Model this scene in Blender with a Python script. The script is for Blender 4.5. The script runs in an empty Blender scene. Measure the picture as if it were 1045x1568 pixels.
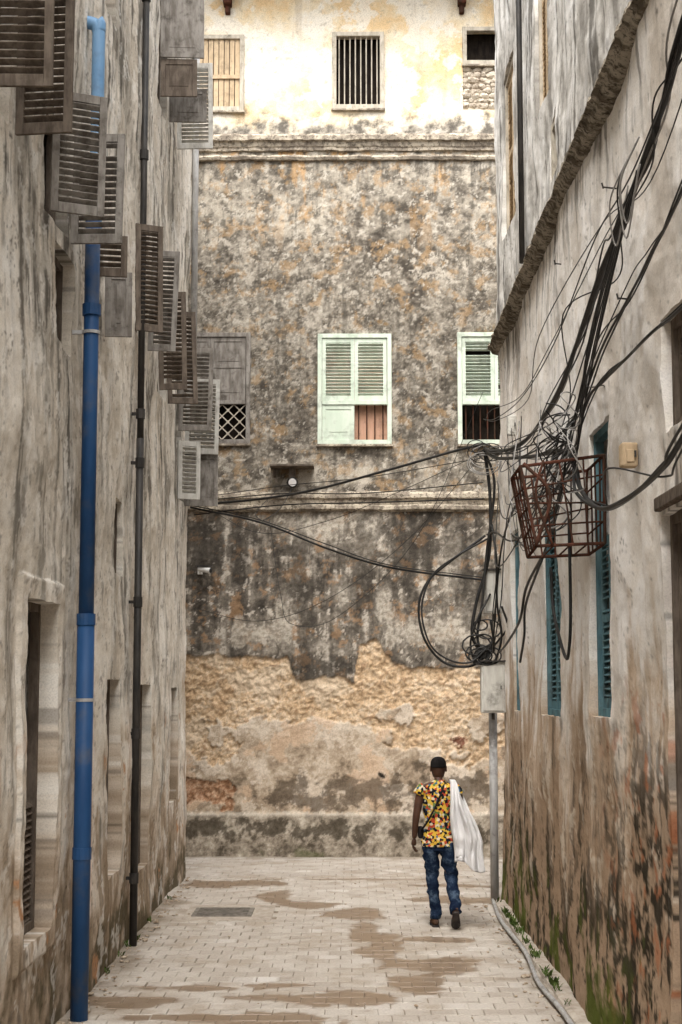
import bpy, bmesh, math, random
import numpy as np
from math import pi, sin, cos, tan, radians
from mathutils import Vector, Matrix, noise as MN
random.seed(7)
sc=bpy.context.scene
# ------------------------------------------------------------------ node helpers
class N:
    def __init__(s,name):
        s.mat=bpy.data.materials.new(name); s.mat.use_nodes=True
        s.t=s.mat.node_tree; s.b=s.t.nodes['Principled BSDF']
        s.P=s.t.nodes.new('ShaderNodeNewGeometry').outputs['Position']
    def put(s,inp,v):
        if isinstance(v,bpy.types.NodeSocket): s.t.links.new(v,inp)
        else:
            if isinstance(v,(tuple,list)) and inp.type=='RGBA' and len(v)==3: v=(*v,1)
            inp.default_value=v
    def noise(s,vec,scale,detail=3,rough=.6,dist=0):
        n=s.t.nodes.new('ShaderNodeTexNoise'); s.put(n.inputs['Vector'],vec)
        n.inputs['Scale'].default_value=scale; n.inputs['Detail'].default_value=detail
        n.inputs['Roughness'].default_value=rough; n.inputs['Distortion'].default_value=dist
        return n.outputs['Fac']
    def vor(s,vec,scale,out='Color'):
        n=s.t.nodes.new('ShaderNodeTexVoronoi'); s.put(n.inputs['Vector'],vec)
        n.inputs['Scale'].default_value=scale; return n.outputs[out]
    def vm(s,op,a,b):
        n=s.t.nodes.new('ShaderNodeVectorMath'); n.operation=op
        s.put(n.inputs[0],a); s.put(n.inputs[1],b); return n.outputs['Vector']
    def m(s,op,a,b=0.0,clamp=False):
        n=s.t.nodes.new('ShaderNodeMath'); n.operation=op; n.use_clamp=clamp
        s.put(n.inputs[0],a); s.put(n.inputs[1],b); return n.outputs[0]
    def ss(s,x,a,b,lo=0.0,hi=1.0):
        n=s.t.nodes.new('ShaderNodeMapRange'); n.interpolation_type='SMOOTHSTEP'
        if a>b: a,b,lo,hi=b,a,hi,lo
        s.put(n.inputs['Value'],x); n.inputs['From Min'].default_value=a; n.inputs['From Max'].default_value=b
        n.inputs['To Min'].default_value=lo; n.inputs['To Max'].default_value=hi
        return n.outputs['Result']
    def mix(s,f,a,b,mode='MIX'):
        n=s.t.nodes.new('ShaderNodeMix'); n.data_type='RGBA'; n.blend_type=mode
        s.put(n.inputs[0],f); s.put(n.inputs[6],a); s.put(n.inputs[7],b); return n.outputs[2]
    def ramp(s,f,stops,interp='LINEAR'):
        n=s.t.nodes.new('ShaderNodeValToRGB'); s.put(n.inputs[0],f); r=n.color_ramp; r.interpolation=interp
        while len(r.elements)<len(stops): r.elements.new(.5)
        for e,(p,c) in zip(r.elements,stops): e.position=p; e.color=(*c,1)
        return n.outputs[0]
    def xyz(s,v):
        n=s.t.nodes.new('ShaderNodeSeparateXYZ'); s.put(n.inputs[0],v); return n.outputs[0],n.outputs[1],n.outputs[2]
    def attr(s,name,out='Color'):
        n=s.t.nodes.new('ShaderNodeAttribute'); n.attribute_name=name; return n.outputs[out]
    def bump(s,h,bs,bd):
        n=s.t.nodes.new('ShaderNodeBump'); s.put(n.inputs['Height'],h)
        n.inputs['Strength'].default_value=bs; n.inputs['Distance'].default_value=bd; return n.outputs[0]
    def done(s,col,rough=.9,bump=None,bs=.5,bd=.02,spec=.3,metal=0):
        s.put(s.b.inputs['Base Color'],col); s.put(s.b.inputs['Roughness'],rough)
        s.b.inputs['Specular IOR Level'].default_value=spec; s.b.inputs['Metallic'].default_value=metal
        if bump is not None: s.t.links.new(s.bump(bump,bs,bd),s.b.inputs['Normal'])
        return s.mat
    def matte(s,col,bump=None,bs=.5,bd=.02):
        s.t.nodes.remove(s.b); d=s.t.nodes.new('ShaderNodeBsdfDiffuse'); s.put(d.inputs['Color'],col); d.inputs['Roughness'].default_value=.3
        if bump is not None: s.t.links.new(s.bump(bump,bs,bd),d.inputs['Normal'])
        s.t.links.new(d.outputs[0],s.t.nodes['Material Output'].inputs['Surface']); return s.mat
def weathered(name,c1,c2,grime=(.06,.05,.04),g=.35,scale=14,rough=.75,spec=.25,metal=0,stretch=(1,1,.25)):
    k=N(name); v=k.vm('MULTIPLY',k.P,stretch)
    a=k.noise(v,scale,4,.65); c=k.mix(k.ss(a,.35,.65),c1,c2)
    d=k.noise(k.vm('ADD',k.P,(5,3,1)),scale*.45,4,.7)
    c=k.mix(k.m('MULTIPLY',k.ss(d,.48,.72),g),c,grime)
    if rough>=.7: return k.matte(c)
    return k.done(c,rough,None,spec=spec,metal=metal)
def painted_surface(name,fine=60,bs=.5,bd=.006,var=.35):
    """plaster whose weathering is stored as a per-vertex colour, with fine procedural grain"""
    k=N(name); c=k.attr('tint'); nf=k.noise(k.P,fine,3,.7)
    c=k.mix(1.0,c,k.ramp(nf,[(.25,(1-var,)*3),(.5,(1,1,1)),(.75,(1+var*.5,)*3)]),'MULTIPLY')
    return k.matte(c,nf,bs,bd)
# ------------------------------------------------------------------ numpy noise
RS=np.random.RandomState(3); PERM=RS.permutation(4096); GA_=RS.uniform(0,2*pi,4096)
GC,GS=np.cos(GA_),np.sin(GA_)
def perlin(x,y,seed=0):
    xi=np.floor(x).astype(np.int64); yi=np.floor(y).astype(np.int64); xf=x-xi; yf=y-yi
    def g(ix,iy,dx,dy):
        h=PERM[(PERM[(ix+seed*131)&4095]+iy)&4095]; return GC[h]*dx+GS[h]*dy
    u=xf**3*(xf*(xf*6-15)+10); v=yf**3*(yf*(yf*6-15)+10)
    a=g(xi,yi,xf,yf)*(1-u)+g(xi+1,yi,xf-1,yf)*u; b=g(xi,yi+1,xf,yf-1)*(1-u)+g(xi+1,yi+1,xf-1,yf-1)*u
    return a*(1-v)+b*v
def F(x,y,s=1.0,o=5,seed=0,gain=.55):
    r=0;a=1.0;x=np.asarray(x,float)*s;y=np.asarray(y,float)*s;t=0
    for i in range(o):
        r=r+a*perlin(x,y,seed+i*7); t+=a*a; x=x*2.03+13.7; y=y*2.03+7.1; a*=gain
    return r/(math.sqrt(t)*.27)
def worley(x,y,seed=0):
    xi=np.floor(x).astype(np.int64); yi=np.floor(y).astype(np.int64); f1=np.full(x.shape,9.);f2=f1.copy();idv=np.zeros(x.shape)
    for dx in(-1,0,1):
        for dy in(-1,0,1):
            cx=xi+dx;cy=yi+dy; h=PERM[(PERM[(cx+seed)&4095]+cy)&4095]; h2=PERM[(h+77)&4095]
            d=np.hypot(cx+h/4096.-x,cy+h2/4096.-y); c=d<f1
            f2=np.where(c,f1,np.minimum(f2,d)); idv=np.where(c,h/4096.,idv); f1=np.where(c,d,f1)
    return f1,f2,idv
def sm(x,a,b):
    t=np.clip((x-a)/(b-a),0,1); return t*t*(3-2*t)
def mx(c,col,f):
    f=np.clip(f,0,1)[...,None]; return c*(1-f)+np.asarray(col)*f
def rampn(t,stops):
    p=[s[0] for s in stops]; return np.stack([np.interp(t,p,[s[1][i] for s in stops]) for i in range(3)],-1)
def blobs(x,z,L,n,amt=.42):
    r=np.zeros_like(x)
    for cx,cz,rx,rz in L:
        d=np.hypot((x-cx)/rx,(z-cz)/rz)+amt*n; r=np.maximum(r,1-sm(d,.7,1.25))
    return r
# ------------------------------------------------------------------ geometry helpers
def link(ob,parent=None):
    sc.collection.objects.link(ob)
    if parent is not None: ob.parent=parent
    return ob
def empty(name,loc=(0,0,0)):
    e=bpy.data.objects.new(name,None); sc.collection.objects.link(e); e.location=loc; return e
def mesh_ob(name,verts,faces,mat,parent=None,smooth=False,mats=None,fm=None):
    me=bpy.data.meshes.new(name); me.from_pydata([tuple(v) for v in verts],[],faces); me.update()
    for mm in (mats or [mat]): me.materials.append(mm)
    if fm:
        for p,i in zip(me.polygons,fm): p.material_index=i
    if smooth: me.polygons.foreach_set('use_smooth',[True]*len(me.polygons))
    return link(bpy.data.objects.new(name,me),parent)
class B:
    def __init__(s): s.v=[]; s.f=[]; s.fm=[]
    def box(s,c,size,rot=None,mi=0):
        hx,hy,hz=[q/2 for q in size]; b=len(s.v); c=Vector(c)
        for z in(-1,1):
            for x,y in((-1,-1),(1,-1),(1,1),(-1,1)):
                p=Vector((x*hx,y*hy,z*hz))
                if rot is not None: p=rot@p
                s.v.append(c+p)
        for f in((3,2,1,0),(4,5,6,7),(0,1,5,4),(1,2,6,5),(2,3,7,6),(3,0,4,7)):
            s.f.append([b+i for i in f]); s.fm.append(mi)
    def cyl(s,p0,p1,r,n=10,mi=0,r2=None):
        p0=Vector(p0);p1=Vector(p1);t=(p1-p0).normalized()
        a=t.orthogonal().normalized(); c=t.cross(a); b=len(s.v); r2=r if r2 is None else r2
        for p,rr in((p0,r),(p1,r2)):
            for i in range(n): s.v.append(p+(a*cos(2*pi*i/n)+c*sin(2*pi*i/n))*rr)
        for i in range(n):
            j=(i+1)%n; s.f.append([b+i,b+j,b+n+j,b+n+i]); s.fm.append(mi)
        s.f.append([b+i for i in range(n)][::-1]); s.fm.append(mi)
        s.f.append([b+n+i for i in range(n)]); s.fm.append(mi)
    def ob(s,name,mats,parent=None,bevel=0,smooth=False):
        if not isinstance(mats,list): mats=[mats]
        o=mesh_ob(name,s.v,s.f,None,parent,smooth,mats,s.fm)
        if bevel:
            m=o.modifiers.new('b','BEVEL'); m.width=bevel; m.segments=2; m.limit_method='ANGLE'
        return o
def smooth_path(pts,n=8):
    pts=[Vector(p) for p in pts]
    if len(pts)<3: return pts
    out=[]; P=[pts[0]*2-pts[1]]+pts+[pts[-1]*2-pts[-2]]
    for i in range(1,len(P)-2):
        a,b,c,d=P[i-1:i+3]
        for k in range(n):
            t=k/n
            out.append(.5*((2*b)+(c-a)*t+(2*a-5*b+4*c-d)*t*t+(3*b-a-3*c+d)*t**3))
    out.append(pts[-1]); return out
def sweep(V,Fc,path,r,n=6):
    b0=len(V); m=len(path); up=None
    for i,p in enumerate(path):
        t=(path[min(i+1,m-1)]-path[max(i-1,0)]).normalized()
        if up is None: up=t.orthogonal().normalized()
        up=(up-t*up.dot(t)).normalized(); s=t.cross(up)
        for k in range(n): V.append(p+(up*cos(2*pi*k/n)+s*sin(2*pi*k/n))*r)
    for i in range(m-1):
        for k in range(n):
            j=(k+1)%n; Fc.append([b0+i*n+k,b0+i*n+j,b0+(i+1)*n+j,b0+(i+1)*n+k])
    Fc.append([b0+k for k in range(n)][::-1]); Fc.append([b0+(m-1)*n+k for k in range(n)])
def tube(name,pts,r,mat,parent=None,n=10,sm_=8):
    V=[];Fc=[]; sweep(V,Fc,smooth_path(pts,sm_),r,n); return mesh_ob(name,V,Fc,mat,parent,True)
def loft(name,rings,mat,parent=None,n=20,wr=0.0,wsc=9,side=(1,0,0),caps=True,flat=False):
    V=[];Fc=[];m=len(rings); C=[Vector(r[0]) for r in rings]
    for i,(c,rx,ry) in enumerate(rings):
        c=Vector(c); t=(C[min(i+1,m-1)]-C[max(i-1,0)]).normalized()
        if flat: t=Vector((0,0,1))
        s=Vector(side); s=(s-t*s.dot(t)).normalized(); q=t.cross(s)
        for k in range(n):
            a=2*pi*k/n; p=c+s*cos(a)*rx+q*sin(a)*ry
            if wr: p=p+(p-c).normalized()*MN.noise(Vector((p.x*wsc,p.y*wsc,p.z*wsc*1.8)))*wr
            V.append(p)
    for i in range(m-1):
        for k in range(n):
            j=(k+1)%n; Fc.append([i*n+k,i*n+j,(i+1)*n+j,(i+1)*n+k])
    if caps: Fc.append([k for k in range(n)][::-1]); Fc.append([(m-1)*n+k for k in range(n)])
    return mesh_ob(name,V,Fc,mat,parent,True)
def dens(rings,k=4):
    P=smooth_path([r[0] for r in rings],k); R=smooth_path([Vector((r[1],r[2],0)) for r in rings],k)
    return [(p,q.x,q.y) for p,q in zip(P,R)]
def coords(lo,hi,brk,step,fine=None,coarse=.6):
    b=sorted(set([lo,hi]+[q for q in brk if lo<q<hi]+([f for f in fine if lo<f<hi] if fine else [])))
    out=[b[0]]
    for a,c in zip(b,b[1:]):
        st=step
        if fine and not(fine[0]-1e-6<=(a+c)/2<=fine[1]): st=coarse
        n=max(1,round((c-a)/st)); out+=[a+(c-a)*i/n for i in range(1,n+1)]
    return np.array(out)
def wall(name,f,A,Z,ops,dispf,colf,mat,parent,depth=.25,jit=.012):
    """sheet of plaster on a grid with real openings and reveals. f(a,z,d)->(x,y,z) arrays"""
    GA,GZ=np.meshgrid(A,Z,indexing='ij'); na,nz=len(A),len(Z)
    D=dispf(GA,GZ); C=colf(GA,GZ)
    ja=jit*perlin(GA*5,GZ*5,11); jz=jit*perlin(GA*5,GZ*5,12); ja[0]=ja[-1]=0; jz[:,0]=jz[:,-1]=0
    X,Y,ZZ=f(GA+ja,GZ+jz,D); V=np.stack([X,Y,ZZ],-1).reshape(-1,3)
    cA=(A[1:]+A[:-1])/2; cZ=(Z[1:]+Z[:-1])/2; S=np.ones((na-1,nz-1),bool)
    for o in ops: S&=~(((cA>o[0])&(cA<o[1]))[:,None]&((cZ>o[2])&(cZ<o[3]))[None,:])
    ii,jj=np.nonzero(S); q=ii*nz+jj
    Q=np.stack([q,q+nz,q+nz+1,q+1],-1)
    Sp=np.zeros((na+1,nz+1),bool); Sp[1:-1,1:-1]=S
    E=[]
    for i in range(na):
        for j in np.nonzero(Sp[i,1:-1]!=Sp[i+1,1:-1])[0]: E.append((i*nz+j,i*nz+j+1))
    for j in range(nz):
        for i in np.nonzero(Sp[1:-1,j]!=Sp[1:-1,j+1])[0]: E.append((i*nz+j,(i+1)*nz+j))
    E=np.array(E); Xb,Yb,Zb=f(GA+ja,GZ+jz,np.full_like(D,-depth)); Vb=np.stack([Xb,Yb,Zb],-1).reshape(-1,3)
    n0=len(V); ne=len(E)
    EV=np.concatenate([V[E[:,0]],V[E[:,1]],Vb[E[:,1]],Vb[E[:,0]]]); Cf=C.reshape(-1,3)
    EC=np.concatenate([Cf[E[:,0]],Cf[E[:,1]],Cf[E[:,1]],Cf[E[:,0]]])
    k=np.arange(ne); QE=np.stack([n0+k,n0+ne+k,n0+2*ne+k,n0+3*ne+k],-1)
    V=np.concatenate([V,EV]); Cc=np.concatenate([Cf,EC]); Q=np.concatenate([Q,QE])
    me=bpy.data.meshes.new(name); me.vertices.add(len(V)); me.vertices.foreach_set('co',V.astype(np.float32).ravel())
    me.loops.add(Q.size); me.loops.foreach_set('vertex_index',Q.astype(np.int32).ravel())
    me.polygons.add(len(Q)); me.polygons.foreach_set('loop_start',(np.arange(len(Q))*4).astype(np.int32))
    me.polygons.foreach_set('loop_total',np.full(len(Q),4,np.int32)); me.update(calc_edges=True)
    sf=np.ones(len(Q),bool); sf[-ne:]=False; me.polygons.foreach_set('use_smooth',sf)
    at=me.color_attributes.new('tint','FLOAT_COLOR','POINT')
    at.data.foreach_set('color',np.concatenate([np.clip(Cc,0,1),np.ones((len(Cc),1))],1).astype(np.float32).ravel())
    me.materials.append(mat); return link(bpy.data.objects.new(name,me),parent)
def sstep(x,a,b):
    t=max(0,min(1,(x-a)/(b-a))); return t*t*(3-2*t)
# ------------------------------------------------------------------ END WALL weathering
def rub_mask(x,z):
    n=.09*F(x,z,1.3,6,21)
    top=np.interp(x,[-2.6,-2.0,-.95,-.82,-.55,-.2,.05,.15,.38,.62,.85,1.1,2.5,6],[2.93,2.98,2.97,2.66,2.55,2.66,2.6,3.2,3.22,2.85,2.76,2.8,2.85,2.6])+n*.7
    bot=np.interp(x,[-2.6,-1.9,-1.3,-.6,.4,1.0,1.6,2.5,6],[1.35,1.6,1.7,1.85,1.75,1.55,1.5,1.7,1.6])+n*1.8
    R=sm(z,bot-.02,bot+.02)*(1-sm(z,top-.02,top+.02))
    n2=F(x,z,2.2,6,25)
    R=np.maximum(R,blobs(x,z,[(-2.15,.95,.55,.20)],n2,.35)>.5)
    R=R*(1-(blobs(x,z,[(-1.5,1.85,.5,.2),(.75,2.1,.25,.12),(1.9,1.9,.3,.14),(.35,1.75,.3,.12)],n2,.45)>.45))
    return R*(z<3.6)
def endcol(x,z):
    nf=F(x,z,16,4,1,.65); nm=F(x,z,3.4,7,2,.66); nl=F(x,z,.7,5,3)
    st=F(x*5,z*.5,1,6,4,.62); mot=.6*nm+.5*nf+.45*nl
    g=rampn(mot,[(-1.6,(.07,.06,.05)),(-.6,(.145,.127,.104)),(.2,(.235,.208,.17)),(1.0,(.345,.31,.258)),(1.8,(.48,.44,.37))])
    hi=sm(z+.6*nl+.3*st,8.2,10.6); g=mx(g,(.47,.425,.35),hi*.5*sm(nm,-1.2,.9)+hi*.10)
    oc=F(x,z,3.2,7,8,.72); g=mx(g,(.38,.25,.13),sm(oc,.5,1.1)*.55)
    g=mx(g,(.52,.31,.13),sm(F(x*3.5,z*.8,1,6,61),.8,1.4)*sm(z,8.8,10.6)*.65)
    wf=F(x,z,6.5,6,9,.7); g=mx(g,(.54,.50,.43),sm(wf,1.0,1.25)*.7)
    g=mx(g,(.54,.49,.415),sm(F(x,z,2.2,7,29,.68),1.3,1.5)*.6)
    wf2=F(x*1.2,z,14,4,19,.65); g=mx(g,(.50,.46,.39),sm(wf2+.3*nl,1.2,1.5)*.55)
    bk=F(x,z,7,6,10,.68); g=mx(g,(.07,.062,.052),sm(bk+.3*st+.2*nl,.7,1.3)*.65)
    g=mx(g,(.085,.076,.063),sm(st+.4*nm+.3*nl,.8,1.9)*.5)
    mid=np.exp(-((z-7.3)/1.3)**2); g=g*(1-.20*mid[...,None])
    gl=rampn(.5*nm+.35*nf+.55*st+.3*nl,[(-1.6,(.05,.044,.037)),(-.5,(.105,.091,.076)),(.4,(.18,.158,.13)),(1.3,(.31,.275,.23)),(2,(.46,.42,.36))])
    gl=mx(gl,(.36,.22,.12),sm(oc,.6,1.1)*.6)
    gl=mx(gl,(.54,.49,.42),sm(wf+.5*st-.1,1.0,1.3)*.8)
    li=blobs(x,z,[(-.95,3.5,.16,.4),(-.45,4.95,.5,.3),(.2,4.85,.3,.4),(1.5,4.3,.15,.5),(-.1,3.9,.12,.2),(.5,3.7,.12,.3),(-1.4,3.3,.5,.15),(1.7,3.4,.5,.3),(1.0,3.3,.5,.2)],nm*.8+.8*st,.45)
    gl=mx(gl,rampn(nf+nm,[(-1.5,(.30,.26,.21)),(1,(.58,.53,.45))]),li*.8)
    dk=blobs(x,z,[(-.72,2.75,.2,.4),(-.3,2.7,.3,.4),(-2.0,4.6,.7,.5),(-.75,4.2,.25,.9),(.9,4.6,.9,.5),(0.1,4.2,.3,.5),(1.9,3.9,.4,.5)],nm*.8+.6*st,.45)
    gl=mx(gl,(.05,.044,.037),dk*.55)
    low=sm(z,5.28,5.2); g=g*(1-low[...,None])+gl*low[...,None]
    g=mx(g,(.52,.47,.39),sm(F(x*2.2,z*.5,1,6,41),.4,1.2)*sm(z,5.5,5.6)*sm(z,6.1,5.7)*.5)
    g=mx(g,(.075,.068,.058),sm(st+.3*nm,.2,1.2)*sm(z,10.1,10.65)*sm(z,10.7,10.66)*.5)
    gs=rampn(.6*nm+.35*nf+.5*nl,[(-1.6,(.20,.155,.11)),(-.6,(.37,.29,.21)),(.3,(.51,.42,.32)),(1.2,(.63,.55,.45))])
    bd=sm(F(x,z,1.6,7,14,.62),.45,.6); gs=mx(gs,rampn(nf,[(-1,(.58,.49,.39)),(1,(.70,.62,.52))]),bd*.75)
    pkk=sm(F(x,z,1.4,6,74,.6),.6,.8); gs=mx(gs,(.62,.45,.31),pkk*.6)
    dk2=blobs(x,z,[(.1,.95,.8,.2),(-.9,.95,.4,.15),(1.6,1.0,.6,.2),(-1.9,.42,.6,.12),(.9,.45,.8,.2),(-.3,.8,.5,.12)],nm,.55); gs=mx(gs,(.11,.085,.062),dk2*.75)
    sl=sm(z+.1*nm,2.6,2.2); g=g*(1-sl[...,None])+gs*sl[...,None]
    pk=sm(z+.02*nf,.66,.62); pc=rampn(.7*nm+.5*nf,[(-1.3,(.14,.115,.088)),(-.1,(.30,.255,.20)),(1,(.45,.395,.32)),(1.8,(.57,.515,.43))]); pc=mx(pc,(.075,.062,.045),blobs(x,z,[(-1.9,.4,.6,.14),(-.3,.38,1.1,.10),(1.6,.4,.5,.14)],nm,.7)*.75)
    pc=mx(pc,(.60,.54,.45),sm(z,.55,.63)*.5)
    g=g*(1-pk[...,None])+pc*pk[...,None]
    R=rub_mask(x,z); w1,w2,wi=worley((x+.04*F(x,z,6,3,5))*12,(z+.04*F(x,z,6,3,6))*19,5)
    ed=sm(w2-w1,.02,.3)
    rb=rampn(.6*nf+.5*nl+1.1*(wi-.5)+.35*nm,[(-1.5,(.47,.325,.195)),(-.4,(.60,.44,.28)),(.5,(.68,.525,.36)),(1.5,(.73,.60,.45))])
    rb=rb*(.75+.25*ed[...,None]); rb=mx(rb,(.32,.20,.115),sm(F(x,z,8,5,52),1.0,1.7)*.65)
    rb=mx(rb,(.68,.58,.45),sm(F(x,z,1.3,6,55),.6,.9)*.5)
    red=sm(z,1.3,1.1)*sm(x,-1.1,-1.6); rb=rb*(1-.75*red[...,None])+.75*red[...,None]*rampn(nf+wi,[(-1,(.18,.08,.045)),(.5,(.36,.18,.10)),(1.5,(.50,.33,.22))])
    Re=R[...,None]; g=g*(1-Re)+rb*Re
    tz=z+.10*nm
    cr=rampn(nl+.4*nm,[(-1.4,(.70,.52,.30)),(-.3,(.72,.61,.43)),(.5,(.76,.68,.55)),(1.5,(.78,.73,.64))])
    cr=mx(cr,(.78,.74,.66),(sm(F(x,z,1.4,6,17,.6),.35,.5))*.7); cr=mx(cr,(.45,.37,.27),sm(st,1.0,2.0)*.4)
    cr=mx(cr,(.40,.34,.26),sm(F(x,z,9,5,18,.7),1.3,1.8)*.5)
    gr=rampn(nm+.6*nf,[(-1.2,(.15,.135,.115)),(0,(.33,.3,.25)),(1.2,(.5,.46,.4))])
    u2=sm(tz,11.38,11.1)[...,None]; cr=cr*(1-u2)+gr*u2
    u=sm(z,10.78,10.8)[...,None]; g=g*(1-u)+cr*u
    al=sm(z,.25,.03)*sm(nl,.2,.8); g=mx(g,(.09,.10,.035),al*.6)
    g=mx(g,(.15,.03,.02),blobs(x,z,[(1.62,1.69,.10,.07)],nf,.4)*.8)
    g=mx(g,(.03,.025,.02),blobs(x,z,[(.46,1.19,.05,.05)],nf,.2))
    return g
def enddisp(x,z):
    nm=F(x,z,3.4,7,2,.66); nf=F(x,z,16,4,1,.65)
    d=.010*F(x,z,.9,4,33)+.0035*nm+.0015*nf
    R=rub_mask(x,z); w1,w2,_=worley((x+.04*F(x,z,6,3,5))*12,(z+.04*F(x,z,6,3,6))*19,5)
    d=d-R*(.045-.024*np.clip(1-w1*1.3,0,1)-.011*F(x,z,8,4,52))
    d=d+.003*sm(F(x,z,6.5,6,9,.7),1.0,1.3)+.004*sm(F(x,z,1.6,7,14,.62),.45,.6)*(z<2.5)
    return d+.05*sm(z,.66,.6)
# ------------------------------------------------------------------ side wall weathering
def sidecol(kind,ops):
    K=kind*100
    def fn(y,z):
        y2=y*1.1
        nf=F(y2,z,11,4,1+K,.65); nm=F(y2,z,1.8,8,2+K,.64); nl=F(y,z,.5,5,3+K)
        st=F(y*2.2,z*.26,1,7,4+K,.62); s2=F(y*7,z*.5,1,6,6+K,.62); pk=F(y2,z,4.5,6,7+K,.68); pe=F(y*.8,z*.6,1.1,9,8+K,.62)
        run=np.zeros_like(y)
        for o in ops:
            inn=sm(y,o[0]-.25,o[0]+.05)*sm(y,o[1]+.25,o[1]-.05)*sm(z,o[2]+.05,o[2]-.05)*sm(z,o[2]-2.8,o[2]-.2)
            run=np.maximum(run,inn)
        if kind==0:
            c=rampn(.7*nm+.5*nl+.35*nf,[(-1.8,(.50,.44,.36)),(-.4,(.67,.615,.53)),(.8,(.77,.725,.65)),(2,(.82,.79,.73))])
            up=sm(z+.6*st,3.0,6.5)
            c=mx(c,(.46,.42,.36),sm(pe,.3,.42)*(.32+.3*up))
            c=mx(c,(.38,.35,.30),sm(st+.35*nm,.3,1.0)*(.35+.4*up))
            c=mx(c,(.15,.135,.115),sm(s2*.6+.9*st+.5*nm,1.0,1.8)*(.5+.4*up))
            c=mx(c,(.13,.12,.10),sm(pe+.4*s2,1.1,1.5)*.55)
            c=mx(c,(.10,.09,.078),run*sm(s2+.5*nm,-.1,1.0)*.7)
            c=mx(c,(.48,.355,.245),sm(z+.5*st+.35*nm,2.2,.5)*.65)
            c=mx(c,(.23,.175,.12),sm(z+.45*nm+.4*st,1.4,.2)*.78)
            c=mx(c,(.09,.078,.05),sm(z+.3*nm,.45,.0)*.8)
            fl=F(y2,z,1.7,6,77,.6); ff=sm(fl,1.8,1.85)*sm(z,2.6,1.5); c=mx(c,(.44,.25,.14),ff)
            c=mx(c,(.80,.775,.72),sm(F(y2,z,2.4,8,88,.64),.95,1.1)*.5)
            c=mx(c,(.20,.17,.14),sm(pk,1.15,1.6)*.6)
        else:
            c=rampn(.7*nm+.4*nl+.35*nf,[(-1.8,(.67,.61,.54)),(-.4,(.78,.74,.68)),(.8,(.82,.79,.75)),(2,(.85,.83,.80))])
            c=mx(c,(.60,.535,.455),sm(pe,.55,.68)*.5)
            c=mx(c,(.48,.42,.35),sm(st+.4*nm,.9,1.8)*.45)
            c=mx(c,(.15,.13,.11),run*sm(s2+.6*st,-.1,1.1)*.85)
            zb=z+.42*st+.25*nm
            c=mx(c,(.50,.38,.27),sm(zb,2.9,1.9)*.85)
            c=mx(c,(.29,.20,.13),sm(zb+.15*s2,2.3,1.1)*.82)
            c=mx(c,(.09,.068,.05),sm(s2*.7+.9*nm,.2,1.3)*sm(zb,2.5,1.3)*.85)
            lf=F(y2,z,2.2,8,9,.66); c=mx(c,(.56,.48,.385),sm(lf,.85,.97)*sm(zb,2.8,2.0)*sm(zb,.6,1.4)*.8)
            c=mx(c,(.04,.036,.026),sm(pk+.8*nm,-.2,.7)*sm(z+.35*st,1.7,.5)*.93)
            near=sm(y,12.0,9.8); c=mx(c,(.038,.032,.024),near*sm(pk+.4*s2+.6*nm,-.1,.7)*sm(z,3.0,1.4)*.92)
            c=mx(c,(.40,.15,.07),near*sm(F(y2,z,3.5,5,70),.8,1.2)*sm(z,2.8,2.2)*.6)
            c=mx(c,(.10,.12,.028),sm(nm+.6*nl,-.1,.6)*sm(z+.2*st,.95,.15)*.85)
            up=sm(z,6.55,6.6)[...,None]
            u=rampn(.8*nm+.7*st,[(-1.6,(.32,.305,.28)),(-.3,(.60,.58,.54)),(.7,(.76,.745,.71)),(2,(.81,.80,.78))])
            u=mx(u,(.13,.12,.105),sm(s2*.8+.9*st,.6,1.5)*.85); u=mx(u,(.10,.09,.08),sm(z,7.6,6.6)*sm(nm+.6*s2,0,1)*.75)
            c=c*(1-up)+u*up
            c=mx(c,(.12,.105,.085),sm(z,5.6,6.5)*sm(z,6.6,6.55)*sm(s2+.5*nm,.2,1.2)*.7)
        c=mx(c,c*.35,sm(F(y2,z,16,4,15+K),1.6,2.0)*.7)
        wx=y+.25*F(y,z,1.2,5,90); wz=z+.25*F(y,z,1.2,5,91); a,b2,_=worley(wx*.9,wz*.7,3+kind)
        c=mx(c,(.12,.10,.08),sm(b2-a,.014,.004)*sm(nl,.5,1.2)*.7)
        return c
    return fn
def sidedisp(kind):
    K=kind*100
    def fn(y,z):
        y2=y*1.1
        d=.022*F(y,z,.4,4,201+kind)+.0035*F(y2,z,1.8,6,2+K,.6)+.0018*F(y2,z,9,3,221+kind)
        if kind==1: d=d+.012*sm(z,2.2,1.9)+.004*sm(F(y2,z,2.2,8,9,.66),.85,.97)*sm(z,2.8,2.2)
        else:
            d=d+.003*sm(F(y*.8,z*.6,1.1,9,8+K,.62),.42,.3)
            band=(y>10.42)&(y<11.78)&(z>.62)&(z<3.28); d=d+.03*band
        return d
    return fn
M_end=painted_surface('weathered_lime_plaster',60,.6,.008)
M_L=painted_surface('stained_cream_plaster',70,.45,.005,.25)
M_R=painted_surface('stained_white_plaster',70,.45,.005,.22)
M_core=weathered('plain_plaster',(.6,.55,.47),(.45,.41,.35),g=.5,scale=3)
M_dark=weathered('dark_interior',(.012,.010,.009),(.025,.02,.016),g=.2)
M_pink=weathered('interior_terracotta_wall',(.55,.34,.25),(.47,.28,.19))
M_wgrey=weathered('weathered_grey_wood',(.29,.27,.245),(.165,.148,.13),g=.7)
M_wbrn=weathered('weathered_brown_wood',(.18,.148,.12),(.10,.08,.065),g=.5)
M_wlt=weathered('faded_white_wood',(.56,.55,.51),(.43,.41,.37),g=.45)
M_tan=weathered('tan_boards',(.58,.45,.30),(.46,.35,.23),g=.35)
M_frame=weathered('chalky_window_frame',(.56,.51,.43),(.40,.36,.29),g=.5)
M_green=weathered('pale_green_paint',(.53,.61,.51),(.62,.68,.59),g=.4,scale=8)
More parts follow.
